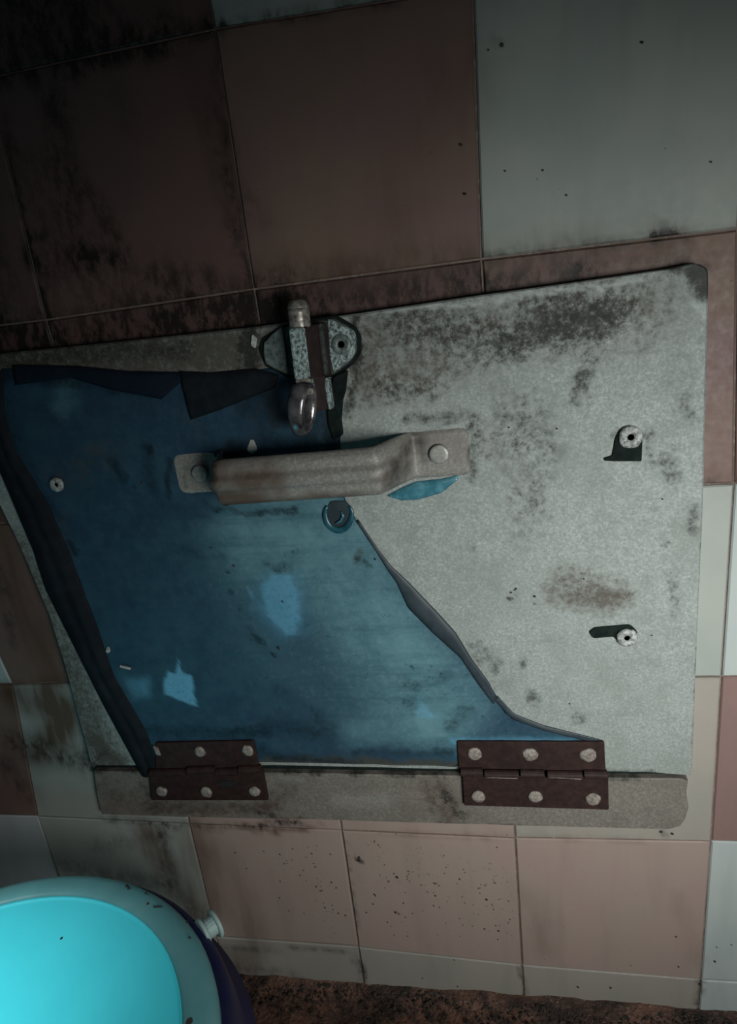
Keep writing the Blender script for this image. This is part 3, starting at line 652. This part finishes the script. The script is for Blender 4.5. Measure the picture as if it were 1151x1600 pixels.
HB = mk_strokes([([(350, 730), (400, 740), (430, 730)], 50, .8), ([(350, 775), (450, 775), (560, 765)], 26, .7), ([(690, 690), (720, 720)], 30, .35), ([(600, 740), (650, 700)], 40, .3), ([(360, 765), (420, 780)], 26, .7)], D0 + .018)
hb = hz; paint(grip.data, HD, HB, [], hb)
for q in ((312, 740), (686, 710)):
    c = W(q[0], q[1], D0 + .0036); rr = 15.5 * PXM if q[0] > 500 else 14 * PXM
    b1 = lathe([(0, .0011), (rr * .6, .0012), (rr * .88, .0012), (rr, .0004), (rr, -.001)], 24, (0, 0, 0), 'Y-'); b1.transform(Matrix.Translation(c)); obj('rivet', b1, RIVET2, hd, smooth=True)

# ------------------------------------------------------------------ latch
lb = W(485, 545, D0)
lt = empty('latch', lb - base); lt.parent = hatch; lt['label'] = 'pitted zinc slide latch with a hanging ring pull'
DL = D0 + .0042
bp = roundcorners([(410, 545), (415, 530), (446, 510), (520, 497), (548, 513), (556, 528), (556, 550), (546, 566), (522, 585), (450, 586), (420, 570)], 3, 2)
obj('shadow_grime_rim', prism([(484 + (q[0] - 484) * 1.10 + 1, 543 + (q[1] - 543) * 1.10) for q in bp], D0 + .0018, .0016, .0004), MATT_BLACK, lt)  # widened black plate: grime and painted shadow around the latch
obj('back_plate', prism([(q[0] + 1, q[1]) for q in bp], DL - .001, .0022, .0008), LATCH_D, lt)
obj('wing_plate', prism(roundcorners([(510, 499), (516, 499), (551, 516), (555, 522), (554, 552), (548, 562), (520, 583), (514, 560)], 2, 2), DL + .0006, .0022, .0009), LATCH_L, lt)
obj('wing_plate', prism(roundcorners([(440, 510), (428, 519), (412, 535), (411, 552), (414, 568), (430, 577), (449, 585), (447, 545)], 2, 2), DL + .0004, .002, .0006), LATCH_M, lt)
for q, mt in (((533, 538), GALV_BR),):
    c = W(q[0], q[1], DL + .0010); rr = 15 * PXM
    b1 = lathe([(rr * .32, -.0002), (rr * .34, .0005), (rr * .9, .0010), (rr, .0002), (rr, -.0006)], 20, (0, 0, 0), 'Y-'); b1.transform(Matrix.Translation(c)); obj('screw_seat', b1, LATCH_M, lt, smooth=True)
    b2 = lathe([(rr * .36, .0004), (0, .0004)], 16, (0, 0, 0), 'Y-'); b2.transform(Matrix.Translation(c)); obj('screw_hole', b2, HOLE, lt)
# raised housing: front face and flank differ in colour, so two sub-parts
def hexa(front, back, df, db):
    """block between a photo-pixel quad seen at depth df and the quad behind it at depth db"""
    bm = bmesh.new(); a = [bm.verts.new(W(*q, df)) for q in front]; b = [bm.verts.new(W(*q, db)) for q in back]
    bm.faces.new(a); bm.faces.new(b[::-1]); n = len(a)
    for k in range(n): bm.faces.new((a[k], a[(k + 1) % n], b[(k + 1) % n], b[k]))
    bmesh.ops.bevel(bm, geom=list(bm.edges), offset=.0007, segments=2, affect='EDGES'); return bm
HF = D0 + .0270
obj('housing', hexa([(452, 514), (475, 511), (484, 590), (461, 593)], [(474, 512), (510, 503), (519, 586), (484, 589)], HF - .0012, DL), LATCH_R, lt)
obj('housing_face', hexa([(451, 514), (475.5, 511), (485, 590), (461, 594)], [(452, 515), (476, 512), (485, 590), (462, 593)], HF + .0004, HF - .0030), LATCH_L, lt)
obj('housing_rib', hexa([(497, 506), (501, 505), (510, 586), (506, 587)], [(500, 505), (507, 504), (516, 585), (510, 586)], D0 + .0130, DL), LATCH_D, lt)
# bolt: shaft out of the top, rounded worn tip
def cyl_px(p, q, d, r, mat, name, tip=True):
    A = W(*p, d); B = W(*q, d); bm = bmesh.new(); v = B - A; pts = []; rad = []
    if tip:
        for i in range(6):
            t = i / 5; pts.append(A + v.normalized() * r * (1 - math.cos(t * PI / 2)) * .8); rad.append(max(.0003, r * (.35 + .65 * math.sin(t * PI / 2))))
    else: pts.append(A); rad.append(r)
    for i in range(1, 9): pts.append(A.lerp(B, max(.25, i / 8))); rad.append(r)
    tube(bm, pts, rad, 20); return obj(name, bm, mat, lt, smooth=True)
cyl_px((464, 468), (470, 520), D0 + .018, .0068, BOLT, 'bolt')
obj('bolt_core', hexa([(486, 588), (506, 586), (510, 640), (492, 644)], [(490, 588), (512, 584), (516, 638), (498, 640)], D0 + .016, DL + .003), LATCH_R, lt)
obj('prong', hexa([(504, 592), (512, 590), (519, 638), (513, 641)], [(508, 592), (517, 590), (523, 636), (517, 640)], D0 + .0150, D0 + .009), LATCH_L, lt)
obj('prong', hexa([(485, 590), (488, 590), (494, 618), (491, 619)], [(487, 590), (490, 590), (495, 618), (493, 619)], D0 + .0200, D0 + .014), LATCH_L, lt)
obj('dark_blotch', prism(roundcorners([(520, 588), (543, 578), (540, 610), (531, 640), (536, 680), (520, 688), (512, 664), (510, 640), (516, 610)], 4, 3), D0 + .0040, .002, .0008), MATT_BLACK, lt)  # flat dark shape for the blotch right of the ring pull
# hanging ring pull: thick teardrop loop seen nearly edge-on
bm = bmesh.new(); pts = []
A = W(472, 600, D0 + .025); B = W(472, 678, D0 + .025); hh = (B - A).length / 2; cc = (A + B) / 2; ex = (B - A).normalized()
for k in range(25):
    a = 2 * PI * k / 24; pts.append(cc + ex * hh * .93 * math.cos(a) + Vector((.30, .95, 0)).normalized() * .0078 * math.sin(a))
rings = []
for k in range(24):
    t = (pts[(k + 1) % 24] - pts[k - 1]).normalized(); s = Vector((1, -.15, 0)).normalized(); q = t.cross(s).normalized()
    rings.append([bm.verts.new(pts[k] + s * .0058 * math.cos(b) * (1 - .15 * math.cos(2 * PI * k / 24)) + q * .0026 * math.sin(b)) for b in [2 * PI * j / 10 for j in range(10)]])
for k in range(24):
    for j in range(10): bm.faces.new((rings[k][j], rings[k][(j + 1) % 10], rings[(k + 1) % 24][(j + 1) % 10], rings[(k + 1) % 24][j]))
obj('ring_pull', bm, CHROME, lt, smooth=True)
obj('pivot_lug', hexa([(461, 593), (484, 591), (490, 616), (466, 618)], [(466, 592), (490, 589), (494, 612), (472, 616)], D0 + .0245, D0 + .012), BOLT, lt)

# ------------------------------------------------------------------ fixed strip below and the two hinges
DS = .0100
sb = Vector((.18, -.005, .22))
bm = slab([(146, 1206), (420, 1208), (700, 1213), (1010, 1217), (1060, 1217), (1075, 1221)], [(158, 1273), (300, 1278), (470, 1281), (700, 1288), (1045, 1297), (1062, 1292)],
          [(146, 1206), (150, 1240), (158, 1273)], [(1075, 1221), (1072, 1240), (1076, 1262), (1070, 1282), (1062, 1292)], DS, .0088, 150, 14, .001, relief=lambda x, z, s, t: .0003 * fbm(x, z, 30))
strip = obj('steel_strip', bm, GALV_BR, None, base=sb, recalc=False)
tag(strip, 'narrow galvanised steel strip fixed to the tiles beneath the hatch', 'strip')
paint(strip.data, mk_strokes([([(150, 1205), (430, 1206), (1000, 1215)], 8, .7), ([(160, 1275), (470, 1283), (900, 1296)], 8, .6), ([(690, 1240), (720, 1280)], 20, .6), ([(225, 1225), (240, 1260)], 20, .4), ([(400, 1270), (480, 1285)], 12, .6), ([(1000, 1205), (1070, 1218)], 10, .4)], DS),
      mk_strokes([([(240, 1262), (420, 1262)], 34, .6), ([(420, 1260), (450, 1230)], 40, .4), ([(680, 1230), (700, 1270)], 60, .55), ([(150, 1230), (220, 1250)], 60, .3)], DS),
      mk_strokes([([(440, 1215), (470, 1220)], 20, .2), ([(530, 1250), (600, 1250)], 40, .2)], DS), sb)
def hinge(upper, lower, ku, rv_u, rv_l, label, slot=None):
    b = W(*lower[3], D0); b = Vector((W(*ku[0][0], D0).x, -D0, W(*ku[0][0], D0).z))
    h = tag(empty('butt_hinge', b), label, 'hinge', 'dark maroon hinges under the hatch')
    DH = D0 + .0036
    up_ = obj('leaf', prism(upper, DH, .0022, .0005), HINGE, h)
    lo_ = obj('leaf', prism(lower, DH - .0005, .0026, .0005), HINGE, h)
    for (p, q), mt in zip(ku, [HINGE] * 9):
        A = W(*p, DH + .001); B = W(*q, DH + .001); bm = bmesh.new(); tube(bm, [A, A.lerp(B, .5), B], .0036, 14); obj('knuckle', bm, mt, h, smooth=False)
    for lst in (rv_u, rv_l):
        for (x, y, r) in lst:
            c = W(x, y, DH + .0003); rr = r * PXM * 1.02; b1 = lathe([(0, .0017), (rr * .55, .0015), (rr * .85, .0009), (rr, .0001), (rr, -.001)], 16, (0, 0, 0), 'Y-')
            for v in b1.verts:
                k = 1 + .2 * noise.noise(Vector((v.co.x * 260 + x, v.co.z * 260, 1))); v.co.x *= k; v.co.z *= k
            b1.transform(Matrix.Translation(c)); obj('rivet', b1, RIVET, h, smooth=True)
    if slot: obj('slot', prism(slot, DH + .0003, .0012, .0002), HOLE, h)
    return h
hinge(roundcorners([(243, 1161), (396, 1158), (404, 1199), (243, 1203)], 3, 2), roundcorners([(232, 1206), (410, 1203), (419, 1251), (236, 1251)], 2, 2),
      [((236, 1207), (292, 1206)), ((294, 1203), (337, 1202)), ((339, 1206), (372, 1205)), ((374, 1202), (407, 1201))],
      [(312, 1175, 11.5), (387, 1173, 12)], [(252, 1237, 12), (322, 1238, 12.5), (397, 1237, 11.5)], 'maroon steel hinge on the left, partly under the rolled blue film edge', roundcorners([(340, 1225), (346, 1221), (364, 1221), (370, 1225), (364, 1230), (346, 1230)], 1, 2))
hinge(roundcorners([(714, 1159), (944, 1160), (946, 1205), (716, 1201)], 2, 2), roundcorners([(722, 1211), (950, 1214), (951, 1266), (725, 1259)], 2, 2),
      [((720, 1206), (754, 1206)), ((757, 1209), (810, 1210)), ((813, 1208), (850, 1209)), ((855, 1210), (909, 1211)), ((912, 1209), (948, 1210))],
      [(741, 1178, 13), (828, 1179, 13.5), (919, 1180, 13.5)], [(747, 1245, 12.5), (836, 1245, 12.5), (926, 1249, 13)], 'maroon steel hinge on the right, at the end of the torn film')
# the partly hidden rivet at the left hinge
hl = [o for o in C.objects if o.name == 'butt_hinge'][0]
obj('rivet', prism(roundcorners([(238, 1166), (246, 1170), (251, 1182), (244, 1180)], 2, 2), D0 + .0052, .0015, .0004), RIVET, hl)
# pale rods that paint the highlights on the right hinge's knuckles
hr = [o for o in C.objects if o.name == 'butt_hinge.001'][0]
for p, q in (((758, 1214), (808, 1215)), ((856, 1214), (908, 1216))):
    bm = bmesh.new(); A = W(*p, D0 + .0072); B = W(*q, D0 + .0072); tube(bm, [A, A.lerp(B, .3) + Vector((0, 0, .0003)), A.lerp(B, .7), B], .0010, 8); o = obj('knuckle_highlight', bm, RIVET, hr, smooth=True)

# ------------------------------------------------------------------ bucket with a lid on it
BX, BY, BZ, BR = -.045, -.243, .2175, .165
bk = tag(empty('bucket', (BX, BY, .002)), 'navy blue plastic bucket with a round turquoise lid, standing before the tiled wall', 'bucket')
def ring_prof(prof, mat, name, par, n=96, smooth=True, closed=False):
    bm = lathe(prof, n, (BX, BY, 0), closed=closed); return obj(name, bm, mat, par, smooth=smooth)
zt = BZ - .0168
ring_prof([(0, .003), (.150, .003), (.153, .006), (.178, zt - .045), (.1845, zt - .040), (.1850, zt - .034), (.1780, zt - .030), (.1755, zt - .008), (.1735, zt - .002), (.170, zt), (0, zt)], NAVY, 'body', bk)
lid = empty('lid', (0, 0, BZ - .018)); lid.parent = bk; lid['label'] = 'round turquoise lid with a paler rim'
ring_prof([(0, BZ - .0040), (.1395, BZ - .0040), (.1415, BZ - .0034), (.1425, BZ - .0022), (.1425, BZ - .0052), (.10, BZ - .0065), (0, BZ - .0065)], TURQ, 'disc', lid)
ring_prof([(.1426, BZ - .0024), (.1450, BZ - .0006), (.150, BZ), (.157, BZ - .0006), (.163, BZ - .0035), (.1655, BZ - .008), (.1655, BZ - .0165), (.1635, BZ - .0165), (.1625, BZ - .0100), (.157, BZ - .0045), (.1450, BZ - .0045), (.1426, BZ - .0050)], TURQ_R, 'rim', lid, closed=True)
# dark specks and scuffs on the lid
bm = bmesh.new()
for px, py, q in ((96, 1466, .0011), (198, 1384, .0013), (201, 1388, .0013), (228, 1395, .0011), (231, 1412, .0012), (292, 1440, .0011), (296, 1465, .0010), (296, 1596, .0026)):
    v = R @ Vector(((px - 575.5) / F, 1, -(py - 800) / F)); zz = BZ - (.0039 if px == 96 else .0002); p_ = CAM + v * ((zz - CAM.z) / v.z)
    bmesh.ops.create_icosphere(bm, subdivisions=1, radius=1, matrix=Matrix.Translation(p_) @ Matrix.Diagonal((q, q * 1.2, .0004, 1)))
v = [CAM + (R @ Vector(((px - 575.5) / F, 1, -(py - 800) / F))) * ((BZ + .0002 - CAM.z) / (R @ Vector(((px - 575.5) / F, 1, -(py - 800) / F))).z) for px, py in ((240, 1417), (253, 1416))]
tube(bm, [v[0], v[0].lerp(v[1], .5), v[1]], .0006, 6)
so = obj('specks', bm, DIRT, lid); so['kind'] = 'stuff'
# spool-shaped clip on the bucket's ear
v = R @ Vector(((327 - 575.5) / F, 1, -(1450 - 800) / F)); zc = BZ - .022
cc = CAM + v * ((zc - CAM.z) / v.z)
ang = math.atan2(cc.y - BY, cc.x - BX); rad = math.hypot(cc.y - BY, cc.x - BX); dv = Vector((math.cos(ang), math.sin(ang), 0)); tv = Vector((-dv.y, dv.x, 0))
cl = empty('handle_clip', Vector((cc.x, cc.y, cc.z)) - bk.location); cl.parent = bk; cl['label'] = 'white-green spool-shaped plastic clip'
for off in (-.0053, .0053):
    bm = lathe([(0, -.0016), (.0102, -.0015), (.0110, -.0008), (.0110, .0008), (.0102, .0015), (0, .0016)], 28, (0, 0, 0), dv); bm.transform(Matrix.Translation(cc + dv * off)); obj('flange', bm, CLIP, cl, smooth=False)
bm = lathe([(0, -.0050), (.0072, -.0050), (.0072, .0050), (0, .0050)], 16, (0, 0, 0), dv); bm.transform(Matrix.Translation(cc)); obj('hub', bm, CLIP, cl, smooth=False)
bm = bmesh.new(); r0 = .1720 - rad; r1 = -.0064
e8 = []
for rr in (r0, r1):
    for tt in (-.010, .013):
        for zz in (-.016, .004): e8.append(bm.verts.new(cc + dv * rr + tv * tt + Vector((0, 0, zz))))
bmesh.ops.convex_hull(bm, input=e8); bmesh.ops.bevel(bm, geom=list(bm.edges), offset=.001, segments=2, affect='EDGES')
obj('ear', bm, NAVY, bk)
# specks on the lid
